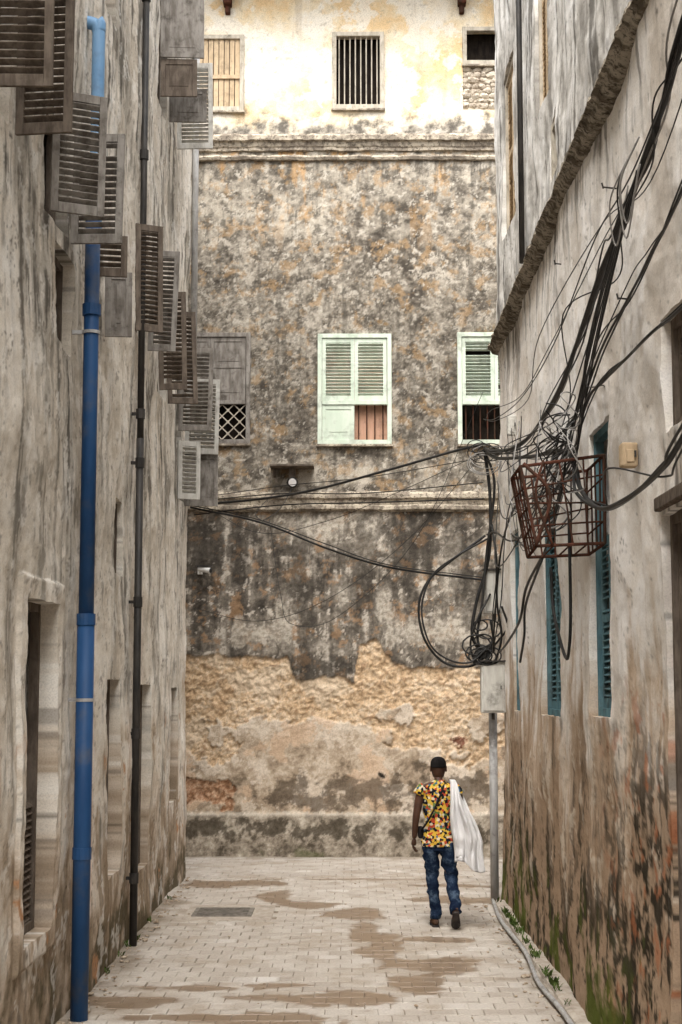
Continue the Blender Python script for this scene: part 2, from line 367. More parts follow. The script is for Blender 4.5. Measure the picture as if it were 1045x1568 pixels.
M_turq=weathered('turquoise_paint',(.10,.20,.235),(.16,.27,.30),g=.6,scale=8)
M_blue=weathered('blue_pvc',(.012,.052,.145),(.02,.072,.185),grime=(.09,.10,.12),g=.7,rough=.55,scale=5)
M_blue2=weathered('faded_blue_pvc',(.12,.25,.42),(.17,.30,.46),g=.4,rough=.5,scale=6)
M_black=weathered('black_iron_pipe',(.02,.019,.018),(.045,.04,.036),g=.3,rough=.55)
M_gpvc=weathered('grey_pvc',(.48,.48,.47),(.36,.35,.34),g=.5,rough=.5)
M_rust=weathered('rusty_iron',(.10,.04,.027),(.045,.028,.02),g=.5)
M_cable=weathered('cable_rubber',(.012,.012,.012),(.025,.024,.022),g=.1,rough=.5)
M_cableg=weathered('grey_cable',(.30,.29,.27),(.22,.21,.2),g=.1,rough=.5)
M_box=weathered('enamelled_meter_box',(.56,.55,.50),(.44,.42,.38),g=.55,rough=.5)
M_white=weathered('white_plastic',(.75,.75,.73),(.68,.67,.64),g=.15,rough=.35)
M_glass=N('lamp_glass').done((.8,.8,.8),.15,spec=.5)
# ------------------------------------------------------------------ END BUILDING
YE=23.6
bld=empty('plastered_townhouse')
fE=lambda a,z,d:(a,YE-d,z)
opsE=[(-2.75,-1.53,6.18,7.9),(-.50,.63,6.17,7.88),(1.64,2.77,6.17,7.9),(-2.62,-1.66,11.43,12.66),(-.28,.53,11.46,12.70),(1.76,2.57,11.45,12.78),(-6.2,-5.1,6.18,7.9),(5.2,6.3,6.18,7.9)]
A=coords(-14,14,[q for o in opsE for q in o[:2]],.0165,(-2.9,3.0),.3); Z=coords(-.1,13.6,[q for o in opsE for q in o[2:4]],.0165)
wall('facade',fE,A,Z,opsE,enddisp,endcol,M_end,bld,.28)
b=B(); b.box((0,YE+.29+4,6.7),(28,7.98,13.6)); b.ob('rear_mass',M_core,bld)
def course(name,f,a0,a1,prof,mat,parent,step=.05,amp=.012):
    V=[];Fc=[];n=max(2,int((a1-a0)/step)); m=len(prof)
    for i in range(n+1):
        a=a0+(a1-a0)*i/n
        for d,z in prof:
            q=amp*MN.fractal(Vector((a*2.3,z*3,5)),1,2,5)+amp*.6*MN.noise(Vector((a*11,z*8,1)))
            V.append(f(a,z+q,d+(q*1.5 if d>.0 else 0)))
    for i in range(n):
        for j in range(m-1): Fc.append([i*m+j,(i+1)*m+j,(i+1)*m+j+1,i*m+j+1])
    Fc.append(list(range(m))); Fc.append([n*m+j for j in range(m)][::-1])
    return mesh_ob(name,V,Fc,mat,parent,False)
def mat_ledge(name,c1,c2,c3,sc1=4):
    k=N(name); nf=k.noise(k.P,22,4,.7); nm=k.noise(k.P,sc1,5,.7); c=k.mix(k.ss(nm,.42,.58),c1,c2); c=k.mix(k.ss(nf,.5,.62,0,.8),c,c3)
    return k.matte(c,nf,.7,.02)
M_ledge=mat_ledge('mossy_string_course',(.50,.44,.35),(.24,.205,.165),(.10,.085,.068))
course('upper_string_course',fE,-6,6,[(-.05,11.02),(.10,11.03),(.14,10.99),(.14,10.92),(.09,10.90),(.07,10.84),(.05,10.82),(.05,10.78),(-.05,10.76)],M_ledge,bld)
course('upper_roll',fE,-6,6,[(-.05,10.70),(.06,10.70),(.08,10.67),(.06,10.63),(-.05,10.62)],M_ledge,bld)
course('lower_string_course',fE,-6,6,[(-.05,5.44),(.07,5.44),(.10,5.40),(.10,5.34),(.06,5.31),(.05,5.24),(.08,5.22),(.08,5.17),(.03,5.14),(-.05,5.13)],M_ledge,bld)
b=B(); b.box((0,YE-.35,13.78),(28,1.5,.12)); b.ob('eaves',M_wbrn,bld)
for x in(-1.92,1.75,-5.6,5.4):
    b=B()
    for (w,d,z) in((.26,.5,13.5),(.2,.36,13.33),(.13,.22,13.18),(.08,.12,13.06)): b.box((x,YE-d/2,z),(w,d,.15))
    b.ob('eaves_bracket',M_rust,bld,.02)
def leaf(b,w,h,louv=True,z0=0.0,mi=0,th=.035,mid=None,x0=0.0):
    st=.055
    b.box((x0+st/2,0,z0+h/2),(st,th,h),mi=mi); b.box((x0+w-st/2,0,z0+h/2),(st,th,h),mi=mi)
    rails=[(z0,.075),(z0+h-.065,.065)]+([(z0+mid,.06)] if mid else [])
    for z,q in rails: b.box((x0+w/2,0,z+q/2),(w-2*st-.002,th-.004,q),mi=mi)
    zs=sorted(rails)
    for (za,qa),(zb,qb) in zip(zs,zs[1:]):
        lo=za+qa; hi=zb
        if louv:
            n=max(3,int((hi-lo)/.05))
            for i in range(n):
                z=lo+(i+.5)*(hi-lo)/n; R=Matrix.Rotation(radians(-40+random.uniform(-6,6)),3,'X')@Matrix.Rotation(radians(random.uniform(-1,1)),3,'Y')
                if random.random()<.03: continue
                b.box((x0+w/2,0,z),(w-2*st+.004,.046,.008),R,mi)
        else:
            b.box((x0+w/2,0,(lo+hi)/2),(w-2*st-.002,.012,hi-lo-.002),mi=mi)
            b.box((x0+w/2,0,(lo+hi)/2),(w-2*st-.09,.022,hi-lo-.09),mi=mi)
def frame(b,x0,x1,z0,z1,w=.07,d=.08,mi=0,y=0):
    b.box((x0+w/2,y,(z0+z1)/2),(w,d,z1-z0),mi=mi); b.box((x1-w/2,y,(z0+z1)/2),(w,d,z1-z0),mi=mi)
    b.box(((x0+x1)/2,y,z1-w/2),(x1-x0-2*w-.002,d-.004,w),mi=mi); b.box(((x0+x1)/2,y,z0+w/2),(x1-x0-2*w-.002,d-.004,w),mi=mi)
def endwin(name,x0,x1,z0,z1,kind):
    o=empty(name); o.parent=bld
    b=B(); y=YE-.0
    fr={'green':M_green,'green2':M_green,'grey':M_wgrey,'tan':M_frame,'bars':M_frame,'ruin':M_frame}[kind]
    frame(b,x0,x1,z0,z1,.065,.10,y=y)
    zm=z0+.64
    if kind in('green','green2','grey'): b.box(((x0+x1)/2,y,zm),(x1-x0-.14,.09,.06))
    b.ob('frame',fr,o,.004)
    w=(x1-x0-.14)/2
    b=B()
    if kind in('green','green2'):
        leaf(b,w-.004,z1-zm-.105,True,zm+.035,x0=x0+.07); leaf(b,w-.004,z1-zm-.105,True,zm+.035,x0=x0+.07+w)
        if kind=='green': leaf(b,w-.004,zm-z0-.105,False,z0+.07,x0=x0+.07)
        s=b.ob('shutter_leaves',M_green,o); s.location.y=y-.01
    if kind=='grey':
        leaf(b,w-.004,z1-zm-.105,False,zm+.035,x0=x0+.07,mid=.5); leaf(b,w-.004,z1-zm-.105,False,zm+.035,x0=x0+.07+w,mid=.5)
        s=b.ob('shutter_leaves',M_wgrey,o); s.location.y=y-.01
        b=B(); a,c=x0+.07,x1-.07; n=6; cw=(c-a)/n
        for i in range(n):
            for j in range(3):
                h=(zm-z0-.1)/3; cx=a+(i+.5)*cw; cz=z0+.07+(j+.5)*h
                for s1 in(-1,1):
                    L=math.hypot(cw,h); ang=math.atan2(h,cw)*s1
                    b.box((cx,y+(.0 if s1>0 else .012),cz),(L,.01,.016),Matrix.Rotation(-ang,3,'Y'))
                b.cyl((cx,y-.012,cz),(cx,y+.02,cz),.022,8)
        b.ob('lattice_grille',M_frame,o)
    if kind in('green','green2','bars'):
        b=B()
        if kind=='bars': a,c,zl,zh,n=x0+.065,x1-.065,z0+.06,z1-.06,8
        elif kind=='green': a,c,zl,zh,n=x0+.07+w,x1-.07,z0+.06,zm-.03,4
        else: a,c,zl,zh,n=x0+.07,x1-.07,z0+.06,zm-.03,9
        for i in range(n):
            xx=a+(c-a)*(i+.5)/n; b.cyl((xx,y+.03,zl),(xx,y+.03,zh),.010,8)
        b.ob('iron_bars',M_rust if kind!='bars' else M_frame,o)
    b=B()
    if kind=='green':
        b.box(((x0+x1)/2,YE+.12,(z0+z1)/2),(x1-x0,.02,z1-z0)); b.ob('interior_panel',M_pink,o)  # flat pinkish panel standing in for the room interior behind the bars
    elif kind=='tan':
        n=10
        for i in range(n):
            cw=(x1-x0-.13)/n; b.box((x0+.065+(i+.5)*cw,y+.01+.006*(i%2),(z0+z1)/2),(cw-.012,.03,z1-z0-.13))
        b.box(((x0+x1)/2,y-.02,z0+.55),(x1-x0-.13,.03,.06))
        b.ob('boarding',M_tan,o)
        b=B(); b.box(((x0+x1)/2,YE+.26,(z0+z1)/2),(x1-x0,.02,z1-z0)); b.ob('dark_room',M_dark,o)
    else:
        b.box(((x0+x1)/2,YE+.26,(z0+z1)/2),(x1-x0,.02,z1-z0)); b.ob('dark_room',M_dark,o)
    b=B(); b.box(((x0+x1)/2,YE-.03,z0-.02),(x1-x0+.03,.08,.035)); b.ob('sill',M_ledge,o,.008)
    return o
endwin('window_panelled',-2.75,-1.53,6.18,7.9,'grey')
endwin('window_louvred',-.50,.63,6.17,7.88,'green')
endwin('window_louvred_open_foot',1.64,2.77,6.17,7.9,'green2')
endwin('window_louvred_far',-6.2,-5.1,6.18,7.9,'green'); endwin('window_louvred_far_b',5.2,6.3,6.18,7.9,'green2')
endwin('window_boarded',-2.62,-1.66,11.43,12.66,'tan')
endwin('window_barred',-.28,.53,11.46,12.70,'bars')
endwin('window_ruined',1.76,2.57,12.17,12.78,'ruin')
M_rub=mat_ledge('coral_rubble',(.64,.58,.48),(.48,.41,.33),(.28,.22,.165))
bmr=bmesh.new(); zc=11.48
while zc<12.14:
    xx=1.74; hh=random.uniform(.05,.10)
    while xx<2.56:
        w=random.uniform(.06,.2)
        m=Matrix.Translation((xx+w/2,YE+.05+random.uniform(-.02,.02),zc+hh/2+random.uniform(-.012,.012)))@Matrix.Rotation(random.uniform(-.3,.3),4,'Y')@Matrix.Diagonal((w*.52,.06,hh*.55,1))
        bmesh.ops.create_icosphere(bmr,subdivisions=2,radius=1,matrix=m); xx+=w
    zc+=hh
for v in bmr.verts: v.co+=Vector((MN.noise(v.co*18),MN.noise(v.co*18+Vector((3,3,3))),MN.noise(v.co*18+Vector((7,3,3)))))*.028
me=bpy.data.meshes.new('rubble_infill'); bmr.to_mesh(me); me.materials.append(M_rub); link(bpy.data.objects.new('rubble_infill',me),bld)
b=B(); b.box((2.165,YE+.09,11.8),(.81,.08,.72)); b.ob('rubble_mortar',M_rub,bld)
# ------------------------------------------------------------------ LEFT BUILDING
XL=-2.2
bl=empty('plastered_townhouse.001')
fL=lambda a,z,d:(XL+d,a,z)
opsL=[(10.6,11.6,.78,3.12),(14.2,15.0,.8,2.58),(16.3,17.35,.6,2.53),(19.2,19.9,1.1,2.5),(14.7,15.3,3.58,4.3),(11.45,12.2,5.1,5.85),
      (9.05,9.85,6.15,8.4),(11.08,11.85,5.98,6.85),(12.9,13.6,5.6,6.2),(15.6,16.5,6.1,7.2),(17.6,18.4,5.87,7.0),(19.6,20.35,4.9,6.75),(17.35,18.2,9.27,11.0),(6.2,7.1,.9,3.0),(4.0,4.9,.9,3.0),(13.2,14.0,8.6,10.2)]
A=coords(-8,21,[q for o in opsL for q in o[:2]]+[10.42,10.43,11.77,11.78],.035,(8.5,21)); Z=coords(-.1,12.4,[q for o in opsL for q in o[2:4]]+[3.27,3.28],.019)
wall('facade',fL,A,Z,opsL,sidedisp(0),sidecol(0,opsL),M_L,bl,.24)
b=B(); b.box((-6.45,6.5,6.15),(7.98,28.9,12.48)); b.ob('rear_mass',M_core,bl)
for i,o in enumerate(opsL):
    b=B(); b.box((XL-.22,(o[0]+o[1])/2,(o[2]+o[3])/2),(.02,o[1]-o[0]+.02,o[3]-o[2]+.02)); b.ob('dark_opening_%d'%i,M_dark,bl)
    b=B(); w=.06; xx=XL-.13
    b.box((xx,o[0]+w/2,(o[2]+o[3])/2),(.07,w,o[3]-o[2])); b.box((xx,o[1]-w/2,(o[2]+o[3])/2),(.07,w,o[3]-o[2]))
    b.box((xx,(o[0]+o[1])/2,o[3]-w/2),(.066,o[1]-o[0]-2*w,w)); b.box((xx,(o[0]+o[1])/2,o[2]+w/2),(.066,o[1]-o[0]-2*w,w))
    if i in(0,1,2,3):
        zt=o[3]-w if i else 1.7
        b.box((xx,(o[0]+o[1])/2,(o[2]+o[3])/2),(.05,.05,o[3]-o[2]-2*w)); n=int((zt-o[2]-w)/.05); R=Matrix.Rotation(radians(45),3,'Y')
        for q in range(n): b.box((xx,(o[0]+o[1])/2,o[2]+w+(q+.5)*.05),(.045,o[1]-o[0]-2*w-.004,.008),R)
    b.ob('window_frame_%d'%i,M_wbrn,bl)
def lshut(y,z0,z1,w,mat,louv=True,ang=0,mid=None,x=XL):
    b=B(); leaf(b,w,z1-z0,louv,mid=mid); o=b.ob('shutter_leaf',mat,bl,.003)
    o.location=(x+.02,y,z0); o.rotation_euler=(radians(random.uniform(-2,2)),radians(random.uniform(-2,2)),radians(ang+random.uniform(-5,9)))
lshut(9.02,6.09,8.2,.40,M_wbrn,True,4,1.0); lshut(9.86,6.09,8.2,.38,M_wbrn,True,-6,1.0)
lshut(11.04,5.95,6.86,.40,M_wgrey,True,26); lshut(11.9,5.95,6.84,.40,M_wgrey,True,-2)
lshut(12.86,5.95,6.3,.3,M_wbrn,True,15); lshut(13.62,5.6,6.18,.24,M_wgrey,False,0)
lshut(15.55,6.1,7.2,.30,M_wbrn,True,24); lshut(16.52,6.1,7.2,.30,M_wgrey,True,0)
lshut(17.58,5.87,7.0,.32,M_wbrn,True,0); lshut(18.44,5.87,7.0,.36,M_wbrn,True,18)
lshut(19.58,5.73,6.8,.42,M_wgrey,True,0); lshut(20.36,5.55,6.55,.44,M_wlt,True,0)
lshut(20.38,4.86,5.55,.44,M_wgrey,False,0); lshut(19.57,4.86,5.6,.3,M_wlt,True,30)
lshut(17.3,9.70,11.1,.50,M_wgrey,False,0); lshut(18.22,9.27,9.68,.45,M_wgrey,False,0); lshut(17.34,9.25,9.69,.42,M_wbrn,False,5)
lshut(19.1,9.24,10.35,.45,M_wlt,True,0)
# ------------------------------------------------------------------ RIGHT BUILDING
XR=1.8
br=empty('plastered_townhouse.002')
fR=lambda a,z,d:(XR-d,a,z)
opsR=[(16.65,17.4,2.25,4.2),(13.7,14.7,2.25,4.1),(10.75,11.7,2.3,4.4),(8.1,8.95,.3,3.5),(8.1,8.8,3.95,4.6),(16.8,17.9,7.7,9.6),(13.9,14.65,7.95,10.2),(13.3,13.85,7.05,7.6),(11,11.9,8,10),(4.5,5.4,2.3,4.4)]
A=coords(-8,18.8,[q for o in opsR for q in o[:2]],.035,(7.5,18.8)); Z=coords(-.1,11.5,[q for o in opsR for q in o[2:4]],.019)
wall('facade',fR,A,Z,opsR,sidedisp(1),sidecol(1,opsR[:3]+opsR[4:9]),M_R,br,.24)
b=B(); b.box((6.05,5.4,5.7),(7.98,26.7,11.58)); b.ob('rear_mass',M_core,br)
M_corn=mat_ledge('moss_blackened_cornice',(.38,.335,.27),(.13,.11,.085),(.05,.044,.035),6)
course('cornice',fR,-8,18.84,[(-.05,6.70),(.05,6.68),(.11,6.65),(.12,6.61),(.08,6.59),(.06,6.55),(.03,6.54),(-.05,6.52)],M_corn,br,.05,.014)
for i,o in enumerate(opsR):
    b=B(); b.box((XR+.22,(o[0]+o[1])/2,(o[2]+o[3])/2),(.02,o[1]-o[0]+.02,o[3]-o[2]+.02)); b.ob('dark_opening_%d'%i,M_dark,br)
    b=B(); w=.06; xx=XR+.07
    b.box((xx,o[0]+w/2,(o[2]+o[3])/2),(.07,w,o[3]-o[2])); b.box((xx,o[1]-w/2,(o[2]+o[3])/2),(.07,w,o[3]-o[2]))
    b.box((xx,(o[0]+o[1])/2,o[3]-w/2),(.066,o[1]-o[0]-2*w,w)); b.box((xx,(o[0]+o[1])/2,o[2]+w/2),(.066,o[1]-o[0]-2*w,w))
    b.ob('window_frame_%d'%i,M_turq if i in(0,1,2) else (M_frame if i>4 else M_wbrn),br)
    if i!=7:
        for s in(0,1):
            b=B(); ww=(o[1]-o[0]-2*w)/2; hh=o[3]-o[2]-2*w
            if i==2: hh=1.25
            leaf(b,ww-.004,hh,i!=3,mid=hh*.5)
            q=b.ob('shutter_leaf',M_turq if i in(0,1,2) else (M_tan if i in(5,6,8) else M_wbrn),br)
            q.location=(XR+.08,o[0]+w+s*ww,o[2]+w); q.rotation_euler=(0,0,pi/2)
b=B(); b.box((XR-.0,8.5,3.56),(.10,.98,.08)); b.ob('door_lintel',M_wbrn,br,.01)
# ------------------------------------------------------------------ pipes
P0=tube('drainpipe',[(-2.06,12.2,0),(-2.06,12.2,3.0)],.068,M_blue,n=16)
tube('upper_run',[(-2.06,12.2,2.99),(-2.06,12.2,6.7)],.06,M_blue,P0,16)
tube('faded_run',[(-2.1,12.55,6.2),(-2.1,12.55,7.9),(-2.1,12.55,7.95),(-2.14,12.55,8.02),(-2.3,12.55,8.05)],.055,M_blue2,P0,16)
b=B()
for z in(1.2,2.99,5.45): b.cyl((-2.06,12.2,z),(-2.06,12.2,z+.09),.074,16)
b.ob('collars',M_blue,P0)
b=B()
for z in(2.4,5.3): b.cyl((-2.06,12.2,z),(-2.06,12.2,z+.025),.071,16); b.box((-2.15,12.2,z+.015),(.12,.03,.03))
b.ob('clamps',M_gpvc,P0)
P1=tube('cast_iron_pipe',[(-2.12,15.6,0),(-2.12,15.6,5.0)],.038,M_black,n=12)
tube('upper_run',[(-2.12,15.6,5.0),(-2.12,15.6,10.05)],.034,M_black,P1,12)
b=B()
for z in(.6,2.0,3.3,4.7,5.2,7.9,9.6): b.cyl((-2.12,15.6,z),(-2.12,15.6,z+.1),.046,12); b.box((-2.17,15.6,z+.05),(.08,.04,.03))
b.ob('joints',M_black,P1)
tube('rainwater_pipe',[(-2.12,20.8,7.05),(-2.12,20.8,12.3)],.045,M_gpvc,n=12)
tube('rainwater_pipe.001',[(1.7,18.86,0),(1.7,18.86,2.3)],.05,M_gpvc,n=12)
tube('rainwater_pipe.002',[(1.73,15.4,6.75),(1.73,15.4,11.4)],.03,M_black,n=10)
# ------------------------------------------------------------------ ground
M_sand=weathered('bedding_sand',(.23,.19,.145),(.31,.265,.21),g=.3,stretch=(1,1,1))
mesh_ob('ground',[(-300,-300,-.012),(300,-300,-.012),(300,300,-.012),(-300,300,-.012)],[[0,1,2,3]],M_sand)
k=N('concrete_paver'); nf=k.noise(k.P,45,3,.7); wt=k.attr('tint')
c=k.mix(1,wt,k.ramp(nf,[(.25,(.72,.71,.69)),(.5,(1,1,1)),(.75,(1.12,1.12,1.1))]),'MULTIPLY')
M_pav=k.done(c,k.attr('tint','Alpha'),nf,.25,.004,.5)
V=[];Fc=[]
bw,bh=.205,.225; y=5.0; row=0
while y<23.58:
    wide=(y>18.7); x=-2.35 if not wide else -4.5; xe=1.95 if not wide else 5
    x+=(row%2)*bw/2
    while x<xe:
        if not(-1.82<x+bw/2<-.88 and 17.3<y+bh/2<18.45):
            g=random.uniform(.0005,.0035); hz=random.uniform(-.0025,.0025)+.008*MN.noise(Vector((x*.8,y*.8,0))); tx=random.uniform(-.015,.015); ty=random.uniform(-.015,.015); ch=.005
            ox=random.uniform(-.003,.003)
            b0=len(V); x0,x1,y0,y1=x+g+ox,x+bw-g+ox,y+g,min(y+bh-g,23.6); cx,cy=(x0+x1)/2,(y0+y1)/2
            for (ins,dz) in((0,-.03),(0,-ch),(ch,0)):
                for px,py in((x0+ins,y0+ins),(x1-ins,y0+ins),(x1-ins,y1-ins),(x0+ins,y1-ins)):
                    V.append((px,py,hz+dz+(px-cx)*tx+(py-cy)*ty))
            for l in(0,4):
                for q in range(4):
                    w=(q+1)%4; Fc.append([b0+l+q,b0+l+w,b0+l+4+w,b0+l+4+q])
            T=[Vector(V[b0+8+i]) for i in range(4)]; n=5; t0=len(V)
            for i in range(n+1):
                for j in range(n+1):
                    u,v=i/n,j/n; V.append(tuple((T[0]*(1-u)+T[1]*u)*(1-v)+(T[3]*(1-u)+T[2]*u)*v))
            for i in range(n):
                for j in range(n): a=t0+i*(n+1)+j; Fc.append([a,a+n+1,a+n+2,a+1])
        x+=bw
    y+=bh; row+=1
pv=mesh_ob('paved_street',V,Fc,M_pav)
P=np.array([tuple(v) for v in V]); X=P[:,0];Y=P[:,1]; bid=np.floor((Y-5)/bh); bx=np.floor((X+20-(bid%2)*bw/2)/bw)
h=(np.sin(bid*127.1+bx*311.7)*43758.5)%1.0
nm=F(X,Y,2.2,6,301,.6); nl=F(X,Y,.6,4,302)
c=rampn(h,[(0,(.40,.352,.30)),(.3,(.455,.405,.35)),(.8,(.495,.45,.395)),(.97,(.53,.485,.435)),(1,(.61,.575,.53))])
c=mx(c,(.36,.30,.235),sm(nm+.6*nl,.1,1.3)*.65); c=mx(c,(.24,.20,.16),sm(F(X,Y,6,5,303),1.0,1.8)*.5); c=mx(c,(.55,.51,.455),sm(F(X,Y*.8,1.1,5,311),.6,1.3)*.4)
wn=.6*F(X,Y*.7,1.3,7,305,.62)
wet=blobs(X,Y,[(-1.5,20.4,.6,.3),(-.95,19.2,.2,.6),(-.5,18.5,.4,.25),(.05,17.7,.3,.5),(.14,16.6,.13,.9),(.3,15.5,.2,.7),(.72,14.6,.38,.5),(.5,13.8,.25,.4),(-1.3,13.5,.6,.14),(-.6,13.6,.5,.10),(-1.85,12.9,.4,.24),(-.75,13.1,.35,.12),(-.05,13.0,.4,.35),(-.5,12.2,.4,.3),(-1.3,12.3,.5,.12),(1.4,18.9,.5,.3),(1.3,20.2,.5,.15),(.2,20.9,.9,.08),(.8,16.0,.3,.12)],wn,.6)
wet=sm(wet,.32,.5); c=mx(c,(.215,.145,.09),wet*.85); rim=np.exp(-((wet-.5)/.22)**2); c=mx(c,(.15,.10,.065),rim*.5)
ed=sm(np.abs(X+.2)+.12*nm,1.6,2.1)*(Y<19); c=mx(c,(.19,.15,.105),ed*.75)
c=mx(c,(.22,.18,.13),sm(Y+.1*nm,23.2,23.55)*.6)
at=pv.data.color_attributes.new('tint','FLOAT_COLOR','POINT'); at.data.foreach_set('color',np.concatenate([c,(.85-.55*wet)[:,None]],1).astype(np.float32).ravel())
M_conc=weathered('worn_concrete',(.45,.40,.34),(.36,.31,.255),g=.3,stretch=(1,1,1))
M_iron=weathered('cast_iron_cover',(.24,.215,.185),(.16,.145,.125),g=.5,stretch=(1,1,1))
dc=empty('drain_cover')
b=B(); b.box((-1.35,17.87,-.012),(.98,1.2,.03)); b.ob('surround',M_conc,dc,.005)
b=B(); b.box((-1.42,17.85,.008),(.66,.62,.012))
for i in range(9): b.box((-1.42,17.6+i*.062,.018),(.56,.022,.01))
b.ob('grate',M_iron,dc)
course('gutter_kerb',lambda a,z,d:(1.74-d,a,z),7,18.6,[(-.08,.04),(.03,.045),(.07,.03),(.08,-.02)],M_conc,None,.06,.012)
tube('ground_conduit',[(1.66,18.7,.03),(1.60,17,.035),(1.63,15,.05),(1.58,13.5,.04),(1.62,12,.05),(1.58,9,.04)],.02,M_gpvc,n=8)
M_crumb=weathered('plaster_crumbs',(.50,.43,.34),(.30,.22,.15),g=.4,scale=30,stretch=(1,1,1))
bml=bmesh.new()
for i in range(420):
    side=random.choice((-1,-1,1)); yy=random.uniform(9,21 if side<0 else 18.6); off=abs(random.gauss(0,.11)); xx=(-2.17+off) if side<0 else (1.62-off)
    if random.random()<.12: xx=random.uniform(-1.9,1.5)
    s=random.uniform(.005,.02) if random.random()<.93 else random.uniform(.02,.04)
    m=Matrix.Translation((xx,yy,s*.4))@Matrix.Rotation(random.uniform(0,6),4,'Z')@Matrix.Diagonal((s*random.uniform(.7,1.8),s,s*.5,1))
    bmesh.ops.create_icosphere(bml,subdivisions=1,radius=1,matrix=m)
me=bpy.data.meshes.new('rubble_crumbs'); bml.to_mesh(me); me.materials.append(M_crumb); link(bpy.data.objects.new('rubble_crumbs',me))
# weeds rooted in the wall foot
M_weed=weathered('weed_leaves',(.06,.10,.025),(.10,.13,.04),g=.2,stretch=(1,1,1))
V=[];Fc=[]
for i in range(46):
    if random.random()<.75: bx_,by_,bz_=1.70,random.uniform(12.5,18.5),.04
    else: bx_,by_,bz_=-2.15,random.uniform(12.5,20.8),.0
    for q in range(random.randint(6,14)):
        a=random.uniform(0,2*pi); L=random.uniform(.03,.09); d=Vector((cos(a)*.6,sin(a)*.6,1)).normalized()*L; s=d.cross(Vector((0,0,1))).normalized()*.008
        p=Vector((bx_+random.uniform(-.03,.03),by_+random.uniform(-.06,.06),bz_)); b0=len(V)
        V+=[p-s*.4,p+d*.6-s,p+d*1.05+Vector((0,0,-.01)),p+d*.6+s,p+s*.4]; Fc.append([b0,b0+1,b0+2,b0+3,b0+4])
mesh_ob('wall_foot_weeds',V,Fc,M_weed)
# ------------------------------------------------------------------ cables
def bundle(name,cabs):
    o=empty(name)
    for i,(pts,r,mat) in enumerate(cabs): tube('cable_%d'%i,pts,r,mat,o,6,10)
    return o
def P3(l,x=1.6): return [(x,)+p if len(p)==2 else p for p in l]
def vary(pts,a):
    s=random.random()*50
    return [Vector(p)+Vector((MN.noise(Vector((i*.9+s,1,0))),0,MN.noise(Vector((i*.9+s,5,0)))))*a*(1 if 0<i<len(pts)-1 else .3) for i,p in enumerate(pts)]
cA=P3([(5.6,6.1),(7.25,5.65),(7.66,5.49),(8.21,5.37),(8.93,5.26),(9.66,5.14),(10.66,4.95),(12.08,4.76),(14.43,4.76),(17.3,5.12),(1.62,18.6,5.35)])
cB=P3([(5.6,5.3),(7.34,4.90),(8.08,4.82),(8.88,4.74),(9.71,4.65),(11.38,4.43),(14.44,4.64),(17.2,5.05),(1.62,18.6,5.3)])
cC=P3([(5.6,4.3),(7.40,4.34),(8.13,4.38),(8.92,4.42),(9.74,4.45),(10.43,4.41),(11.07,4.19)])
cD=P3([(5.6,4.1),(7.47,3.71),(8.04,3.63),(9.01,3.60),(9.96,3.65),(10.79,3.87),(11.24,4.17),(11.76,4.29),(13.91,4.56),(17.03,5.01),(1.62,18.5,5.3)])
cE=P3([(5.6,5.9),(8.29,5.43),(10,5.42),(11.99,5.2),(14.5,5.2),(16.98,5.44),(1.62,18.6,5.7)])
cF=P3([(11.38,4.43),(12.14,4.30),(14.48,4.27),(16.40,4.02),(17.22,3.38),(17.68,2.88)])
L=[(vary(cA,.02),.016,M_cable),(vary(cA,.05),.013,M_cable),(vary(cA,.07),.010,M_cable),(vary(cA,.12),.006,M_cableg),(vary(cA,.2),.006,M_cable),(vary(cA,.3),.005,M_cable),(vary(cA,.35),.005,M_cable),
 (vary(cB,.03),.008,M_cable),(vary(cB,.12),.006,M_cable),(vary(cB,.3),.005,M_cable),(vary(cB,.4),.004,M_cable),(vary(cC,.03),.010,M_cable),(vary(cC,.1),.006,M_cable),(vary(cC,.25),.005,M_cable),
 (vary(cD,.02),.016,M_cable),(vary(cD,.05),.013,M_cable),(vary(cD,.08),.008,M_cable),(vary(cD,.25),.006,M_cable),(vary(cE,.02),.005,M_cable),(vary(cE,.25),.004,M_cable),(vary(cE,.4),.004,M_cable),(vary(cF,.03),.010,M_cable),(vary(cF,.12),.006,M_cable),(vary(cF,.2),.006,M_cable)]
for i in range(7):
    y0=random.uniform(8.2,9.4); z0=np.interp(y0,[8.21,8.93,9.66],[5.37,5.26,5.14])
    L.append(([(1.6,y0,float(z0)),(1.58,(y0+11.3)/2,4.72+random.uniform(-.12,.12)),(1.6,random.uniform(10.9,11.9),random.uniform(4.1,4.5))],random.choice([.005,.006,.008]),M_cable))
for i in range(4):
    y0=random.uniform(7.9,9.0); z0=5.35
    L.append(([(1.58,y0,z0),(1.55,y0+.25,z0-.25-random.random()*.1),(1.5,y0+.15,z0-.05),(1.56,y0-.1,z0+.12)],.005,random.choice([M_cable,M_cableg])))
bundle('power_cable_bundle',L)
hang=[(P3([(12.64,3.47),(12.48,3.09),(11.86,2.74),(11.64,2.81),(11.54,3.10),(11.55,3.75)],1.62),.013,M_cable),
 (P3([(13.3,3.63),(14.6,3.43),(15.2,3.15),(16.5,2.96),(17.4,2.88)],1.64),.013,M_cable),
 (P3([(15.4,2.75),(15.0,3.0),(14.8,3.3),(13.2,3.7),(12.2,4.1)],1.66),.012,M_cable),
 (P3([(11.2,4.15),(12.0,4.05),(13.5,3.9),(15.5,3.95),(17.2,4.2),(1.62,18.5,4.3)],1.6),.010,M_cable),
 (P3([(11.1,4.2),(11.5,3.9),(12.2,3.75),(13.5,3.7),(14.9,3.95)],1.55),.009,M_cable)]
